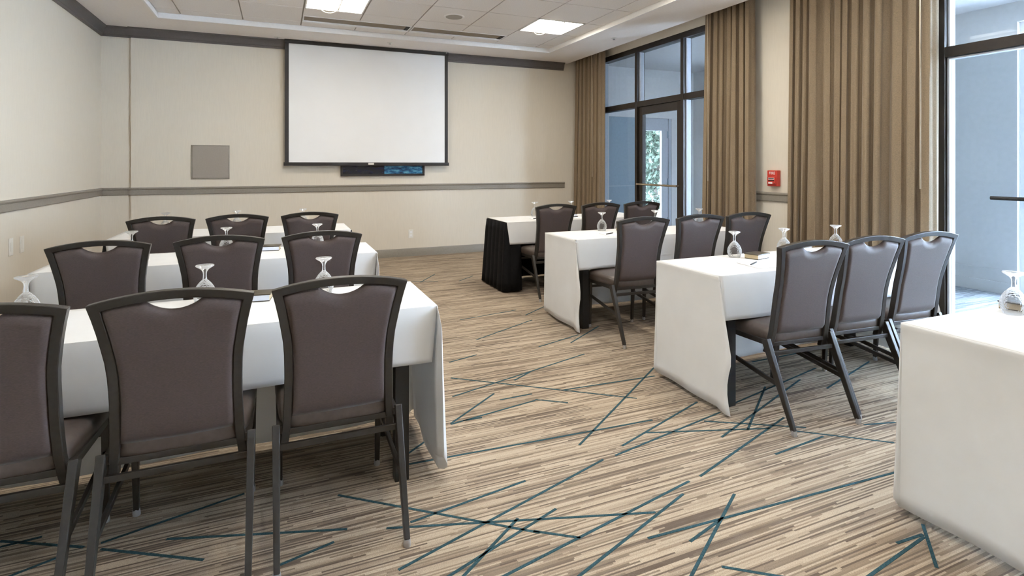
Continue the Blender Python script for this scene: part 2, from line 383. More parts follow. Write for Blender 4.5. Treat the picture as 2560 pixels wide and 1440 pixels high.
for x0, y0, x1, y1 in SEG:
    a, c = Vector(P(x0, y0)), Vector(P(x1, y1))
    for q, (pa, pb) in enumerate(((y0, 1), (y1, 2))):
        if pa >= 1438:
            if q == 0: a = a + (a - c) * .5
            else: c = c + (c - a) * .5
    lines.append((a, c))
for k in range(70):
    a = Vector((rnd.uniform(-1.8, 4.5), rnd.uniform(-3, .9) if k < 36 else rnd.uniform(4.4, 8)))
    if k >= 36 and .7 < a.x < 2.2 and a.y < 6: a.x = rnd.uniform(2.4, 4.4)
    t = rnd.choice((-1, 1)) * rnd.uniform(.15, 1.1); l = rnd.uniform(.25, .9)
    c = a + Vector((math.cos(t), math.sin(t))) * l
    if XL < c.x < 4.6 and YB < c.y < YF - .05: lines.append((a, c))
for a, c in lines:
    d = (c - a); n = Vector((-d.y, d.x)).normalized() * .0055; z = .0012
    m = MB(); m.v = [(*(a - n), z), (*(c - n), z), (*(c + n), z), (*(a + n), z)] + [(*(a - n * 1.2), -.001), (*(c - n * 1.2), -.001), (*(c + n * 1.2), -.001), (*(a + n * 1.2), -.001)]
    m.f = [(0, 1, 2, 3), (4, 5, 1, 0), (5, 6, 2, 1), (6, 7, 3, 2), (7, 4, 0, 3)]
    m.build('carpet_line', 'teal', fl)

# ------------------------------------------------------------------ storefront windows and doors (glass plane X = 4.80)
def storefront(name, y0, y1, mull, doorspan, label):
    t = empty(name, (4.80, y0, 0)); L = y1 - y0
    fx0, fx1 = -.05, .08
    def fr(nm, a, c, z0, z1, dx=0): return MB().box(fx0 + dx, fx1, a - y0, c - y0, z0, z1).build(nm, 'bronze', t, bevel=.002)
    fr('head_frame', y0, y1, 2.985, 3.06); fr('transom_bar', y0, y1, 2.195, 2.275)
    fr('jamb_frame', y0, y0 + .05, 0, 3.06); MB().box(fx0, fx1, L - .05, L, 0, 3.06).build('jamb_frame', 'greyl', t)
    ed = [y0 + .05] + sum([[m - .026, m + .026] for m in mull], []) + [y1 - .05]
    for m in mull: fr('mullion', m - .026, m + .026, 0, 2.985, -.006)
    for i in range(0, len(ed), 2):
        a, c = ed[i], ed[i + 1]
        MB().box(.0, .008, a - y0, c - y0, 2.275, 2.985).build('upper_pane', 'pane', t)
        for q, (e0, e1) in enumerate(((a, a + .012), (c - .012, c))): MB().box(-.012, .06, e0 - y0, e1 - y0, 2.275, 2.985).build('glazing_bead', 'greyl', t)
        if doorspan and abs(a - doorspan[0]) < .03: continue
        fr('sill_frame', a, c, 0, .07)
        MB().box(.0, .008, a - y0, c - y0, .07, 2.195).build('lower_pane', 'pane', t)
        for q, (e0, e1) in enumerate(((a, a + .012), (c - .012, c))): MB().box(-.012, .06, e0 - y0, e1 - y0, .07, 2.195).build('glazing_bead', 'greyl', t)
    struct(t, label, 'window'); return t
storefront('window_1', W1[0], W1[1], (5.60, 6.58), (5.626, 6.554), 'dark framed glazing around the glass door')
storefront('window_2', W2[0], W2[1], (2.62, 1.55, .3), (1.576, 2.594), 'dark framed glazing beyond the wide curtain')
def gdoor(name, y0, y1, label, bar0, bar1, stile=.095, mat='bronze', rail=.11, foot=.22):
    BZ = 1.09 if name == 'door_1' else 1.125
    t = empty(name, (4.80, y0, 0)); L = y1 - y0
    MB().box(-.03, .03, .004, stile, .005, 2.19).build('stile', mat, t, bevel=.002); MB().box(-.03, .03, L - stile, L - .004, .005, 2.19).build('stile', mat, t, bevel=.002)
    MB().box(-.03, .03, stile, L - stile,   .005, foot).build('bottom_rail', mat, t, bevel=.002); MB().box(-.03, .03, stile, L - stile, 2.19 - rail, 2.19).build('top_rail', mat, t, bevel=.002)
    MB().box(-.004, .004, stile, L - stile, foot, 2.19 - rail).build('pane', 'pane', t)
    p = MB().rod([(-.085, bar0 - y0, BZ), (-.085, bar1 - y0, BZ)], .014, 10).build('push_bar', 'brass' if name == 'door_1' else 'black', t, True)
    for yy in (bar0 + .03, bar1 - .03): MB().rod([(-.025, yy - y0, BZ), (-.085, yy - y0, BZ)], .011, 8).build('bar_bracket', 'brass' if name == 'door_1' else 'black', p)
    struct(t, label, 'door'); return t
gdoor('door_1', 5.626, 6.554, 'dark framed glass door with a brass coloured push bar', 5.66, 6.52)
gdoor('door_2', 1.576, 2.594, 'glass door with a dark push bar beyond the wide curtain', 1.62, 2.28, .02, 'greyl', .012, .08)

# ------------------------------------------------------------------ corridor beyond the glass
XC = 7.05; YE = 8.0
struct(MB().box(4.82, XC + .2, YB - 1, YE + .2, -.12, -.001).build('floor_corridor', 'carpet_c'), 'grey carpet of the corridor outside the glazing', 'floor')
struct(MB().box(4.92, XC + .2, YB - 1, YE + .2, 3.06, 3.3).build('ceiling_corridor', 'wall_c'), 'white ceiling of the corridor', 'ceiling')
struct(MB().box(XC, XC + .2, 3.18, YE + .2, 0, 3.06).box(XC, XC + .2, YB - 1, 3.18, 2.85, 3.06).build('wall_corridor', 'wall_c'), 'pale corridor wall facing the glazing', 'wall')
struct(MB().box(XC - .02, XC, 3.18, YE, 0, .12).box(XC - .012, XC, 3.18, YE, .235, .25).build('baseboard_corridor', 'wall_c'), 'low baseboard of the corridor wall', 'moulding')
struct(MB().box(4.92, 5.15, YE, YE + .2, 0, 3.06).box(5.15, 6.55, YE, YE + .2, 2.2, 3.06).box(6.55, XC, YE, YE + .2, 0, 3.06).build('wall_corridor_end', 'wall_c'), 'pale end wall of the corridor with two doors', 'wall')
struct(MB().box(4.92, XC + .2, YB - 1.2, YB - 1, 0, 3.06).build('wall_corridor_back', 'wall_c'), 'far end wall of the corridor', 'wall')
t = empty('window_3', (XC + .1, 0, 0))
for yy in (3.15, 1.6, 0.15, -1.3, -2.75, -4.1): MB().box(-.04, .04, yy - .03, yy + .03, 0, 2.85).build('mullion', 'bead', t)
for yy in (1.63, .18, -1.27, -2.72, -4.07): MB().box(-.004, .004, yy, yy + 1.39, .0, 2.85).build('pane', 'pane', t)
struct(t, 'tall outer corridor windows', 'window')
# end doors
t = empty('door_3', (5.15, YE + .03, 0))
MB().box(-.02, .72, 0, .045, .005, 2.22).build('leaf', 'grey', t, bevel=.002)
MB().box(.62, .645, -.06, -.03, .86, 1.24).box(.625, .64, -.03, 0, .90, .93).box(.625, .64, -.03, 0, 1.17, 1.20).build('pull_handle', 'greyl', t)
MB().box(0, .70, -.004, 0, .995, 1.005).build('seam', 'greyl', t)
struct(t, 'flat grey blue corridor door with a vertical pull', 'door')
t = empty('door_4', (5.87, YE + .03, 0))
MB().box(0, .13, 0, .05, .005, 2.22).build('stile', 'greyl', t); MB().box(.48, .62, 0, .05, .005, 2.22).build('stile', 'greyl', t)
MB().box(.13, .48, 0, .05, 1.98, 2.22).build('top_rail', 'greyl', t); MB().box(.13, .48, 0, .05, .005, .25).build('bottom_rail', 'greyl', t)
MB().box(.13, .48, .02, .028, .25, 1.98).build('pane', 'pane', t)
for z in (.3, 1.0, 1.85): MB().box(.60, .63, -.012, 0, z, z + .12).build('hinge', 'grey', t)
MB().box(.62, .68, -.02, .08, 0, 2.2).build('door_frame', 'greyl', t)
struct(t, 'grey corridor door with a tall glass light showing foliage', 'door')
# sign box on the corridor wall
t = empty('wall_screen', (XC, 6.85, 2.0)); MB().box(-.10, 0, -.45, .45, -.3, .28).build('casing', 'bronze', t, bevel=.004)
MB().box(-.104, -.1, -.42, .42, -.27, .25).build('panel_face', 'grey', t); tag(t, 'dark flat screen mounted on the corridor wall', 'screen')
# outdoors
struct(MB().box(XC + .2, 16, -8, 14, -.14, -.02).box(-3, XC + .2, YE + .2, 14, -.14, -.02).build('ground', 'snow'), 'pale paving outside the building', 'ground')
def tree(name, x, y, h, rx, seed, label):
    rr = random.Random(seed); t = empty(name, (x, y, -.02)); mb = MB(); mb.bar((0, 0, 0), (.05, .02, h * .55), .09, .09, .05, .05, up=(0, 1, 0))
    for k in range(7):
        a = rr.uniform(0, 6.28); z0 = h * rr.uniform(.2, .5); mb.bar((.02, .01, z0), (math.cos(a) * rx * .7, math.sin(a) * rx * .7, z0 + h * rr.uniform(.15, .4)), .03, .03, .012, .012, up=(.1, .2, .97))
    mb.build('trunk', 'bark', t); lf = MB()
    for k in range(4200):
        while True:
            p = Vector((rr.uniform(-1, 1), rr.uniform(-1, 1), rr.uniform(-1, 1)))
            if p.length < 1: break
        c = Vector((p.x * rx, p.y * rx, h * .58 + p.z * h * .42)); s = rr.uniform(.04, .08)
        u = Vector((rr.gauss(0, 1), rr.gauss(0, 1), rr.gauss(0, 1))).normalized(); v = u.cross(Vector((rr.gauss(0, 1), rr.gauss(0, 1), 1))).normalized()
        n = len(lf.v); lf.v += [tuple(c - u * s), tuple(c + v * s * .45), tuple(c + u * s), tuple(c - v * s * .45)]; lf.f.append((n, n + 1, n + 2, n + 3))
    lf.build('foliage', 'leaf', t)['kind'] = 'stuff'; tag(t, label, 'tree')
tree('garden_tree', 7.35, 9.5, 2.7, .62, 3, 'leafy small tree outside the glass corridor door')
tree('garden_tree', 8.3, 11.3, 3.4, .9, 8, 'taller tree standing behind the small tree outside')

# ------------------------------------------------------------------ curtains
def curtain(y0, y1, n, seed, label, wand=None, flare=.0, x=4.58):
    rr = random.Random(seed); t = empty('curtain', (x, (y0 + y1) / 2, 0)); L = y1 - y0
    ph = []; s = 0
    wd = [rr.uniform(.45, 1.5) for _ in range(n)]; tot = sum(wd); cum = [0]
    for q in wd: cum.append(cum[-1] + q / tot)
    am = [rr.uniform(.55, 1.2) for _ in range(n)]; dr = [rr.uniform(-.3, .3) for _ in range(n + 1)]
    def fn(u, v):
        k = min(n - 1, next(i for i in range(n) if u <= cum[i + 1] + 1e-9)); f = (u - cum[k]) / (cum[k + 1] - cum[k])
        drift = (dr[k] * (1 - f) + dr[k + 1] * f) * (L / n) * (1 - v) if 0 < u < 1 else 0
        a = .11 * am[k] * (.6 + .4 * (1 - v))
        yy = -L / 2 + u * L + drift + (u - .5) * flare * (1 - v) + .012 * math.sin(2 * math.pi * f * 2)
        xx = .05 - a * abs(math.sin(math.pi * f)) ** .75 - .012 * math.cos(6 * math.pi * f + k) * (1 - v)
        return (xx, yy, .025 + v * 3.19)
    MB().grid(fn, n * 14, 24).build('drape', 'curtain', t, True, solid=.004, angle=80)
    MB().box(-.03, .03, -L / 2 - .05, L / 2 + .05, 3.212, 3.238).build('track', 'white', t)
    if wand:
        MB().rod([(-.09, wand - (y0 + y1) / 2, 3.2), (-.09, wand - (y0 + y1) / 2, 1.18)], .006, 8).build('wand', 'brass', t, True)
    tag(t, label, 'curtain', 'pleated window curtains')
curtain(7.2, 8.04, 9, 2, 'narrow tan pleated curtain in the corner beside the screen wall', 7.36)
curtain(4.32, 5.0, 8, 5, 'tan pleated curtain between the glass door and the fire alarm pier', 4.86, .06)
curtain(2.57, 3.86, 13, 11, 'wide tan pleated curtain on the far side of the fire alarm pier', 2.62)

# ------------------------------------------------------------------ things on the walls
t = empty('projection_screen', (1.225, YF - .085, 0)); hw = 1.15
MB().box(-hw, hw, -.03, .03, 3.02, ZC - .002).build('housing', 'scrframe', t, bevel=.003)
MB().box(-hw + .05, hw - .05, -.001, .003, 1.40, 3.03).build('screen_surface', 'screen', t)
MB().box(-hw + .005, -hw + .055, -.003, .002, 1.40, 3.03).build('side_border', 'scrframe', t); MB().box(hw - .055, hw - .005, -.003, .002, 1.40, 3.03).build('side_border', 'scrframe', t)
bb = MB().box(-hw - .01, hw + .01, -.018, .018, 1.352, 1.40).build('bottom_bar', 'scrframe', t, bevel=.004)
MB().box(-.04, .04, -.021, -.0182, 1.366, 1.392).build('pull_tab', 'white', bb)
tag(t, 'large white pull-down projection screen with black border on the front wall', 'projection screen')
t = empty('framed_art', (1.417, YF, 0))
MB().box(-.605, .605, -.045, -.005, 1.205, 1.235).box(-.605, .605, -.045, -.005, 1.93, 1.96).box(-.605, -.575, -.045, -.005, 1.235, 1.93).box(.575, .605, -.045, -.005, 1.235, 1.93).build('picture_frame', 'scrframe', t, bevel=.003)
MB().box(-.575, .575, -.03, -.01, 1.235, 1.93).build('print', 'art', t)
tag(t, 'dark blue abstract picture hanging half hidden behind the projection screen', 'picture')
t = empty('wall_panel', (-.815, YF, 1.4)); MB().box(-.222, .222, -.012, 0, -.222, .222).build('panel_frame', 'rail', t, bevel=.002)
MB().box(-.205, .205, -.017, -.012, -.205, .205).build('panel_door', 'panel', t, bevel=.002); tag(t, 'square taupe access panel on the wall beside the screen', 'access panel')
def plate(name, loc, rz, label, h, kind):
    t = empty(name, loc, rz); MB().box(-.037, .037, -.007, 0, -h, h).build('cover_plate', 'white', t, bevel=.003)
    if kind == 'o':
        for z in (-.022, .022): MB().box(-.017, .017, -.0095, -.007, z - .015, z + .015).build('socket', 'paper', t, bevel=.002)
    else: MB().box(-.017, .017, -.010, -.007, -.036, .036).build('insert', 'white', t, bevel=.002)
    tag(t, label, 'wall plate', 'white wall plates')
plate('wall_outlet', (1.822, YF, .335), 0, 'white wall outlet under the projection screen near the floor', .062, 'o')
plate('wall_plate', (XL, 5.70, .695), R(90), 'white cover plate on the plain wall, farther from the recessed corner', .072, 's')
plate('wall_plate', (XL, 5.91, .69), R(90), 'white cover plate on the plain wall, nearer the recessed corner', .070, 's')
t = empty('fire_alarm', (XR, 4.14, 1.225), R(-90))
MB().box(-.062, .062, -.05, 0, -.082, .082).build('housing', 'red', t, bevel=.006)
hd = MB().box(-.052, .052, -.062, -.05, -.062, .016).build('pull_handle', 'red', t, bevel=.004)
MB().box(-.036, .036, -.064, -.062, -.012, .006).build('label_stripe', 'paper', hd); MB().box(-.034, .034, -.065, -.064, -.007, .001).build('label_ink', 'black', hd)
MB().box(-.036, .036, -.0635, -.062, -.027, -.018).build('label_ink', 'black', hd)
MB().box(-.036, .014, -.0635, -.062, -.055, -.04).build('label_stripe', 'paper', hd); MB().lathe([(0, 0), (.008, 0), (.008, -.004)], 12, (.04, -.0625, -.05)).build('key_lock', 'black', hd)
def text(s, size, loc, rot, mat, parent):
    cu = bpy.data.curves.new('lettering', 'FONT'); cu.body = s; cu.size = size; cu.align_x = 'CENTER'; cu.align_y = 'CENTER'; cu.extrude = .0005
    tmp = bpy.data.objects.new('tmp', cu); col.objects.link(tmp); dg = bpy.context.evaluated_depsgraph_get()
    me = bpy.data.meshes.new_from_object(tmp.evaluated_get(dg)); bpy.data.objects.remove(tmp)
    o = bpy.data.objects.new('lettering', me); me.materials.clear(); me.materials.append(M[mat]); col.objects.link(o); o.parent = parent; o.location = loc; o.rotation_euler = rot; return o
text('FIRE', .042, (0, -.0508, .052), (R(90), 0, 0), 'paper', t)
tag(t, 'red fire alarm pull station on the beige pier between curtains', 'fire alarm')

# ------------------------------------------------------------------ chairs (origin between the rear feet, facing +Y)
def lerp(tab, x):
    for (a, b), (c, d) in zip(tab, tab[1:]):
        if x <= c: f = max(0, (x - a) / (c - a)); return b + (d - b) * f
    return tab[-1][1]
def smooth(tab, x, h=.03): return (lerp(tab, x - h) + 2 * lerp(tab, x) + lerp(tab, x + h)) / 4
HWT = [(.3, .207), (.36, .204), (.45, .194), (.6, .189), (.73, .192), (.85, .211), (.94, .231), (1.1, .27)]
BY = [(.3, .235), (.36, .215), (.42, .195), (.5, .183), (.65, .163), (.96, .085), (1.1, .05)]
hwid = lambda z: smooth(HWT, z); by = lambda z: smooth(BY, z, .04)
topz = lambda x: .966 - .031 * (x / .231) ** 2
def make_chair():
    t = empty('banquet_chair')
    # back frame : sweep around the outline
    path = []
    for k in range(13): z = .352 + (topz(.2) - .006 - .352) * k / 12; path.append((-hwid(z), z))
    path[-1] = (-.231, topz(.231))
    top = [(-.231 + .462 * k / 14, topz(-.231 + .462 * k / 14)) for k in range(1, 14)]
    path = path + top + [(-x, z) for x, z in path[::-1]]
    rings = []; W = .029; D = .034
    for i, (x, z) in enumerate(path):
        a = Vector(path[max(i - 1, 0)]); b_ = Vector((x, z)); c = Vector(path[min(i + 1, len(path) - 1)])
        d1 = (b_ - a).normalized() if i else (c - b_).normalized(); d2 = (c - b_).normalized() if i < len(path) - 1 else d1
        n1 = Vector((d1.y, -d1.x)); n2 = Vector((d2.y, -d2.x)); nn = (n1 + n2).normalized(); sc = W / max(.5, nn.dot(n1))
        inn = b_ + nn * sc
        rings.append([(x, by(z) - D / 2, z), (inn.x, by(inn.y) - D / 2 + .002, inn.y), (inn.x, by(inn.y) + D / 2, inn.y), (x, by(z) + D / 2, z)])
    MB().loops(rings).build('back_frame', 'frame', t, True, bevel=.003, angle=35)
    # upholstered back panel with the hand-hold dip
    def ptop(x):
        z = topz(x) - .028; q = abs(x) / .078
        if q < 1: z -= .037 * (1 - q * q) ** .85
        return z
    def pf(side):
        def fn(u, v):
            z0 = .452 + .006 * (2 * u - 1) ** 2
            x = (2 * u - 1); zz = z0 + v * .45; hx = hwid(zz) - .026; xx = x * hx; z1 = ptop(xx); z = z0 + v * (z1 - z0)
            xx = x * (hwid(z) - .026); z = z0 + v * (ptop(xx) - z0)
            e = min(1, (1 - abs(x)) / .10) * min(1, min(v, 1 - v) / .05); bul = .019 * math.sqrt(max(0, min(1, e)))
            return (xx, by(z) + side * (.003 + bul), z)
        return fn
    m = MB(); NU, NV = 44, 20
    m.grid(pf(-1), NU, NV); m.grid(pf(1), NU, NV); N = (NU + 1) * (NV + 1)
    per = [i for i in range(NU + 1)] + [j * (NU + 1) + NU for j in range(1, NV + 1)] + [NV * (NU + 1) + i for i in range(NU - 1, -1, -1)] + [j * (NU + 1) for j in range(NV - 1, 0, -1)]
    for k in range(len(per)): a, c = per[k], per[(k + 1) % len(per)]; m.f.append((a, c, c + N, a + N))
    m.build('backrest', 'fabric', t, True, angle=70)
    # seat cushion
    def ring(z, ins, yo=0):
        pts = []; 
        for k in range(40):
            a = 2 * math.pi * k / 40; c, s = math.cos(a), math.sin(a); e = .28
            ux = math.copysign(abs(c) ** e, c); uy = math.copysign(abs(s) ** e, s)
            yy = .41 + uy * (.222 - ins); ww = .203 + .024 * (yy - .19) / .44 - ins
            pts.append((ux * ww, yy, z))
        return pts
    MB().loops([ring(.402, .02), ring(.405, .008), ring(.415, 0), ring(.452, -.002), ring(.468, .003), ring(.479, .014), ring(.486, .04), ring(.490, .1), ring(.492, .17)]).build('seat', 'vinyl', t, True, angle=50)
    # frame under the seat
    m = MB()
    for s in (-1, 1): m.bar((s * .205, .185, .412), (s * .207, .585, .396), .022, .028)
    m.bar((-.205, .575, .396), (.205, .575, .396), .022, .026); m.bar((-.2, .20, .40), (.2, .20, .40), .02, .022)
    m.build('seat_frame', 'frame', t, bevel=.002)
    for s in (-1, 1):
        l = MB().bar((s * .217, .196, .430), (s * .214, .012, .022), .026, .044, .020, .026, up=(0, 1, 0)).build('leg', 'frame', t, bevel=.003)
        MB().lathe([(0, 0), (.013, 0), (.014, .006), (.012, .026), (0, .026)], 12, (s * .214, .010, 0)).build('glide', 'glide', l, True)
        l = MB().bar((s * .207, .575, .405), (s * .203, .592, .022), .026, .036, .020, .022, up=(0, 1, 0)).build('leg', 'frame', t, bevel=.003)
        MB().lathe([(0, 0), (.013, 0), (.014, .006), (.012, .026), (0, .026)], 12, (s * .203, .592, 0)).build('glide', 'glide', l, True)
        MB().bar((s * .211, .100, .215), (s * .206, .580, .270), .014, .022).build('stretcher', 'frame', t, bevel=.002)
    MB().bar((-.212, .166, .362), (.212, .166, .362), .014, .022).build('stretcher', 'frame', t, bevel=.002)
    MB().bar((-.203, .578, .345), (.203, .578, .345), .014, .020).build('stretcher', 'frame', t, bevel=.002)
    return t
CH = make_chair(); used = False
SIDE = {'L': 'wall-side', 'R': 'window-side'}
ROW = {3: 'black-skirted', 2: 'second-row', 1: 'third-row', 0: 'last'}
def seatname(side, k): return ['aisle seat', 'middle seat', 'wall seat' if side == 'L' else 'window seat'][k]
chairs = {('L', 1): (1.94, [(.209, 0), (-.304, 0), (-.808, 0)]), ('L', 2): (3.40, [(.246, 0), (-.302, 0), (-.862, 0)]), ('L', 3): (4.86, [(.248, 0), (-.302, 0), (-.83, 0)]),
          ('R', 1): (1.95, [(2.595, -5), (3.075, -4), (3.585, -4)]), ('R', 2): (3.39, [(2.575, -4), (3.135, -3), (3.655, -3)]), ('R', 3): (4.90, [(2.615, -2), (3.15, -2), (3.68, -2)])}
for (sd, rw), (y, lst) in chairs.items():
    for k, (x, rz) in enumerate(lst):
        o = CH if not used else copy_tree(CH); used = True
        o.location = (x, y, 0); o.rotation_euler = (0, 0, R(rz))
        tag(o, f'brown banquet chair with dark frame, {seatname(sd, k)} of the {ROW[rw]} {SIDE[sd]} table', 'chair', 'banquet chairs')

# ------------------------------------------------------------------ tables, cloths, skirts
ZTOP = .742
rowsY = {0: (.83, 1.37), 1: (2.345, 2.875), 2: (3.94, 4.48), 3: (5.43, 6.0)}
spanX = {'L': (-1.30, .635), 'R': (2.245, 4.08)}
def cloth_obj(sd, rw):
    (x0, x1), (y0, y1) = spanX[sd], rowsY[rw]; e = .004; x0 -= e; x1 += e; y0 -= e; y1 += e
    rr = random.Random(rw * 7 + ord(sd)); zt = ZTOP + .003; m = MB(); near = .245; DR = zt - .03
    ph = [rr.uniform(0, 6.28) for _ in range(8)]
    m.grid(lambda u, v: (x0 + u * (x1 - x0), y0 + v * (y1 - y0), zt), 60, 10)
    # short drape on the chair side
    def nd(u, v):
        d = near * v; x = x0 + u * (x1 - x0); wv = math.sin(u * 9 + ph[0]) * .006 + math.sin(u * 23 + ph[1]) * .003
        out = .004 * min(1, v * 12) + (.010 + wv) * v; ed = math.exp(-min(u, 1 - u) * 30)
        x += (1 if u > .5 else -1) * -.012 * ed * v * 2
        return (x, y0 - out, zt - d - .006 * v * math.sin(u * 5 + ph[2]))
    m.grid(nd, 60, 10)
    # long drape : end, far corner, far side, far corner, end
    cols = []
    path = []
    n = 10
    for k in range(n + 1): path.append((x0, y0 + (y1 - y0) * k / n, -1, 0))
    for k in range(1, 6): a = math.pi - k * math.pi / 12; path.append((x0, y1, math.cos(a), math.sin(a)))
    for k in range(0, 61): path.append((x0 + (x1 - x0) * k / 60, y1, 0, 1))
    for k in range(1, 6): a = math.pi / 2 - k * math.pi / 12; path.append((x1, y1, math.cos(a), math.sin(a)))
    for k in range(n + 1): path.append((x1, y1 - (y1 - y0) * k / n, 1, 0))
    NV = 16; pos = 0
    def pt(px, py, nx, ny, v, i):
        corner = abs(nx) > .01 and abs(ny) > .01
        lip = .005 * max(0, 1 - abs(v - .02) / .03) if not corner else .003
        wv = (math.sin((px + py) * 7 + ph[3]) * .010 + math.sin((px + py) * 15 + ph[4]) * .005) * v
        fl = .012 * v ** 1.3 + wv + lip + (.012 * math.sin(math.atan2(abs(ny), abs(nx)) * 2) * v if corner else 0)
        dz = DR * v
        if corner: dz *= 1 - .035 * math.sin(math.atan2(abs(ny), abs(nx)) * 2)
        return (px + nx * fl, py + ny * fl, zt - dz)
    V = [0, .012, .03, .05] + [.05 + .95 * k / 13 for k in range(1, 14)]
    n0 = len(m.v)
    def flap(sx, px, v, j):   # corner fold that stands out past the short drape, j = 0..6
        f = .095 * min(1, v / .58) ** 1.1 * (1 if v < .62 else 1 - .28 * math.sin((v - .62) / .38 * math.pi))
        base = .012 * v ** 1.3; rise = 0
        if sd == 'L': f = .075 * min(1, v / .12) ** .8; rise = .10 * v * min(1, j / 4) ** 1.5
        if j <= 4: q = j / 4; yy = y0 - f * math.sin(q * math.pi / 2); xx = px + sx * (base + .020 * math.sin(q * math.pi) * v)
        else: q = (j - 4) / 3; yy = y0 - f * (1 - .55 * q); xx = px + sx * (base - .028 * q * min(1, v * 2))
        return (xx, yy, zt - DR * v - (.018 * v * min(1, j / 4)) + rise)
    columns = []
    for j in range(7, 0, -1): columns.append([flap(-1, x0, v, j) for v in V])
    for i, (px, py, nx, ny) in enumerate(path): columns.append([pt(px, py, nx, ny, v, i) for v in V])
    for j in range(1, 8): columns.append([flap(1, x1, v, j) for v in V])
    for c in columns: m.v += c
    k = len(V)
    for i in range(len(columns) - 1):
        for j in range(k - 1): a = n0 + i * k + j; m.f.append((a, a + 1, a + k + 1, a + k))
    o = m.build('tablecloth', 'cloth', None, True, solid=.0022, weld=True, angle=50)
    tag(o, f'white cloth to the floor over the {ROW[rw]} {SIDE[sd]} table', 'tablecloth', 'white tablecloths'); return o
def topper(sd):
    (x0, x1), (y0, y1) = spanX[sd], rowsY[3]; zt = ZTOP + .005; m = MB(); near = .235
    m.grid(lambda u, v: (x0 + u * (x1 - x0), y0 - .018 + v * (y1 - y0 + .036), zt), 60, 8)
    m.grid(lambda u, v: (x0 + u * (x1 - x0) + (.03 * v if u < .01 else (-.03 * v if u > .99 else 0)), y0 - .018 - .012 * v - .006 * v * math.sin(u * 11), zt - near * v - .005 * math.sin(u * 6) * v), 60, 10)
    m.grid(lambda u, v: (x0 + u * (x1 - x0), y1 + .018 + .006 * v, zt - .12 * v), 60, 4)
    o = m.build('tablecloth', 'cloth', None, True, solid=.0022, weld=True, angle=50)
    tag(o, f'white cloth over the black-skirted {SIDE[sd]} table', 'tablecloth', 'white tablecloths')
    # pleated skirt
    m = MB(); ret = .17
    path = []
    L1, L2, L3 = ret, y1 - y0, x1 - x0; tot = 2 * L1 + 2 * L2 + L3; N = int(tot / .0115)
    xa, xb, ya, yb = x0 - .004, x1 + .004, y0 - .004, y1 + .004
    for i in range(N + 1):
        s = tot * i / N
        if s < L1: p = (xa + L1 - s, ya, 0, -1)
        elif s < L1 + L2: p = (xa, ya + (s - L1) / L2 * (yb - ya), -1, 0)
        elif s < L1 + L2 + L3: p = (xa + (s - L1 - L2) / L3 * (xb - xa), yb, 0, 1)
        elif s < L1 + 2 * L2 + L3: p = (xb, yb - (s - L1 - L2 - L3) / L2 * (yb - ya), 1, 0)
        else: p = (xb - (s - L1 - 2 * L2 - L3), ya, 0, -1)
        path.append((p, s))
    nv = 8
    for (px, py, nx, ny), s in path:
        for v in range(nv + 1):
            t = v / nv; o_ = .004 + (.010 + .012 * t) * abs(math.sin(s * math.pi / .11)) ** .7 * min(1, t * 5 + .3) + .035 * t
            # blend corners outward
            cx = cy = 0
            m.v.append((px + nx * o_ + (-.02 * t if abs(px - xa) < .12 and ny else (.02 * t if abs(px - xb) < .12 and ny else 0)), py + ny * o_ - (.03 * t if py < y0 + .12 and nx else 0) + (.03 * t if py > y1 - .12 and nx else 0), ZTOP - .004 - t * (ZTOP - .022)))
    for i in range(N):
        for v in range(nv): a = i * (nv + 1) + v; m.f.append((a, a + 1, a + nv + 2, a + nv + 1))
    o = m.build('table_skirt', 'skirt', None, True, solid=.002, angle=80)
    tag(o, f'black pleated skirt around the {SIDE[sd]} table next to the screen wall', 'table skirt', 'black table skirts')
def table(sd, rw):
    (x0, x1), (y0, y1) = spanX[sd], rowsY[rw]; t = empty('training_table', (x0, y0, 0)); L = x1 - x0; Wd = y1 - y0
    MB().box(0, L, 0, Wd, .712, ZTOP).build('tabletop', 'black', t, bevel=.003)
    MB().box(.08, L - .08, .05, .07, .65, .712).box(.08, L - .08, Wd - .07, Wd - .05, .65, .712).build('apron', 'black', t)
    for lx in (.105, L - (.145 if (sd, rw) == ('L', 1) else .105)):
        for ly in (.04, Wd - .06): MB().box(lx - .03, lx + .03, ly - .028, ly + .028, 0, .712).build('leg', 'black', t, bevel=.002)
    tag(t, f'narrow black training table under the cloth, {ROW[rw]} on the {SIDE[sd]}'.replace('-side', ' side'), 'table', 'training tables')
for sd, rw in (('R', 0), ('L', 1), ('R', 1), ('L', 2), ('R', 2)): table(sd, rw); cloth_obj(sd, rw)
for sd in 'LR': table(sd, 3); topper(sd)

# ------------------------------------------------------------------ goblets, boxes, pads, pens
def make_goblet():
    t = empty('water_goblet')
    out = [(.0355, 0), (.040, .012), (.0445, .028), (.0455, .042), (.043, .058), (.036, .075), (.026, .090), (.016, .101), (.009, .108)]
    inn = [(r - .0016, z) for r, z in out[:-2]] + [(.010, .096), (0, .098)]
    MB().lathe(out, 28).lathe(inn, 28).build('bowl', 'goblet_bowl', t, True, weld=True, angle=80)
    MB().lathe([(.009, .108), (.0075, .118), (.007, .130), (.009, .142), (.016, .152), (.028, .160), (.037, .166), (.0375, .169), (.036, .171), (.015, .170), (0, .170)], 28).build('stem_and_foot', 'goblet', t, True, angle=80)
    return t
GB = make_goblet(); gused = False
zs = ZTOP + .0048
def put_goblet(x, y, label, zz=zs):
    global gused
    o = GB if not gused else copy_tree(GB); gused = True
    o.location = (x, y, zz); o.rotation_euler = (0, 0, x * 3); tag(o, label, 'goblet', 'upturned water goblets')
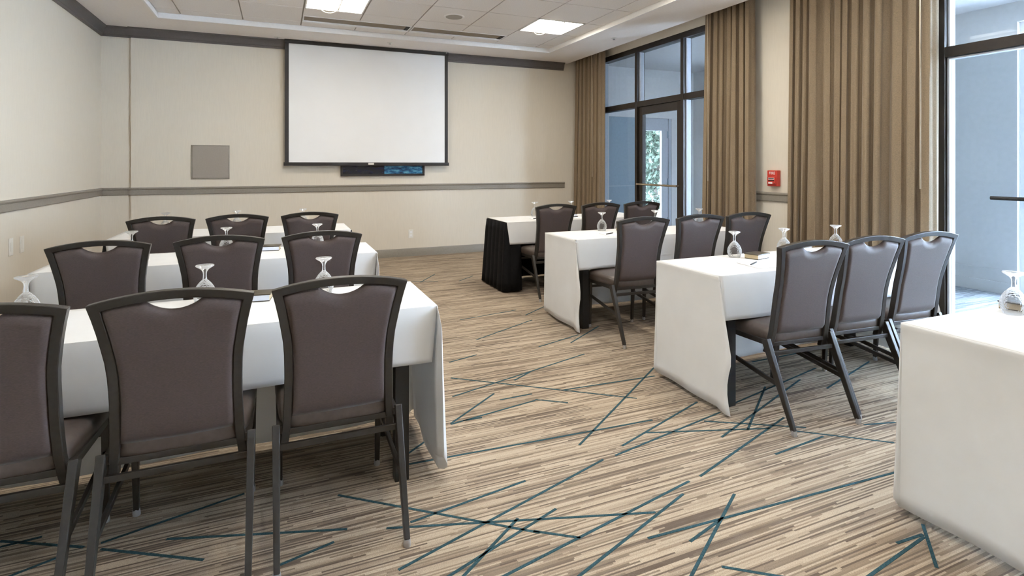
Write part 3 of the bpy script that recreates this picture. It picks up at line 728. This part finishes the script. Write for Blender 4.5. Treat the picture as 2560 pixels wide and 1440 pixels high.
gob = {('L', 1): (2.77, [.20, -.30, -.925]), ('L', 2): (4.38, [.27, -.34, -.905]), ('L', 3): (5.93, [.23, -.37, -.96]),
       ('R', 0): (1.275, [2.80]), ('R', 1): (2.785, [2.80, 3.255, 3.78]), ('R', 2): (4.40, [2.79, 3.40, 3.95]), ('R', 3): (5.92, [2.815, 3.31, 3.86])}
for (sd, rw), (y, l) in gob.items():
    for k, x in enumerate(l): put_goblet(x, y, f'clear goblet standing upside down at the {seatname(sd, k)} of the {ROW[rw]} {SIDE[sd]} table', zs + (.002 if rw == 3 else 0))
def amenity(x, y, rz, label, zz):
    t = empty('small_box', (x, y, zz), R(rz)); MB().box(-.075, .075, -.05, .05, .028, .034).build('lid', 'boxtop', t, bevel=.002)
    MB().box(-.07, .07, -.046, .046, 0, .004).build('base', 'boxtop', t)
    MB().box(-.071, -.068, -.046, .046, .004, .028).build('side', 'boxside', t); MB().box(-.068, .069, -.047, -.044, .004, .028).build('side', 'boxend', t)
    MB().box(-.068, .069, .044, .047, .004, .028).build('side', 'boxend', t); MB().box(.066, .069, -.044, .044, .004, .028).build('side', 'boxside', t)
    tag(t, label, 'box', 'small table boxes')
for sd, rw, x, y, rz, nm in (('R', 1, 2.91, 2.70, 14, 'between aisle and middle goblets'), ('R', 1, 3.43, 2.80, 10, 'beyond the middle goblet'), ('R', 2, 3.0, 4.33, 10, 'beside the notepad'), ('R', 0, 2.92, 1.315, 12, 'behind the goblet'),
                             ('L', 1, -.10, 2.76, -8, 'between aisle and middle goblets'), ('L', 2, -.06, 4.34, -8, 'between two goblets'), ('R', 3, 3.2, 5.75, 5, 'near the middle goblet')):
    amenity(x, y, rz, f'small dark-lidded box {nm} on the {ROW[rw]} {SIDE[sd]} table', zs + (.002 if rw == 3 else 0))
def pad(x, y, rz, nm, zz):
    t = empty('notepad', (x, y, zz), R(rz)); MB().box(-.07, .07, -.10, .10, 0, .005).build('sheets', 'paper', t, bevel=.001)
    MB().box(-.07, .07, .092, .1005, .0052, .006).build('binding', 'boxend', t); tag(t, 'white notepad ' + nm, 'notepad', 'white notepads')
    p = empty('pen', (x - .012, y + .015, zz + .0105), R(rz + 35)); MB().rod([(-.055, 0, 0), (.055, 0, 0)], .0042, 8).build('barrel', 'black', p, True)
    MB().rod([(.055, 0, 0), (.066, 0, 0)], .0025, 8).build('tip', 'chrome', p); MB().box(-.052, -.02, -.001, .001, .004, .006).build('clip', 'chrome', p)
    tag(p, 'black pen lying on the notepad ' + nm, 'pen', 'black pens')
padX = {'L': (.21, -.30, -.83), 'R': (2.70, 3.20, 3.70)}
for sd, rw in (('R', 0), ('L', 1), ('R', 1), ('L', 2), ('R', 2), ('L', 3), ('R', 3)):
    for k in range(3):
        if rw == 0 and k > 0: continue
        pad(padX[sd][k], rowsY[rw][0] + .16, -8 if sd == 'R' else 5, f'at the {seatname(sd, k)} of the {ROW[rw]} {SIDE[sd]} table', zs + (.002 if rw == 3 else 0))
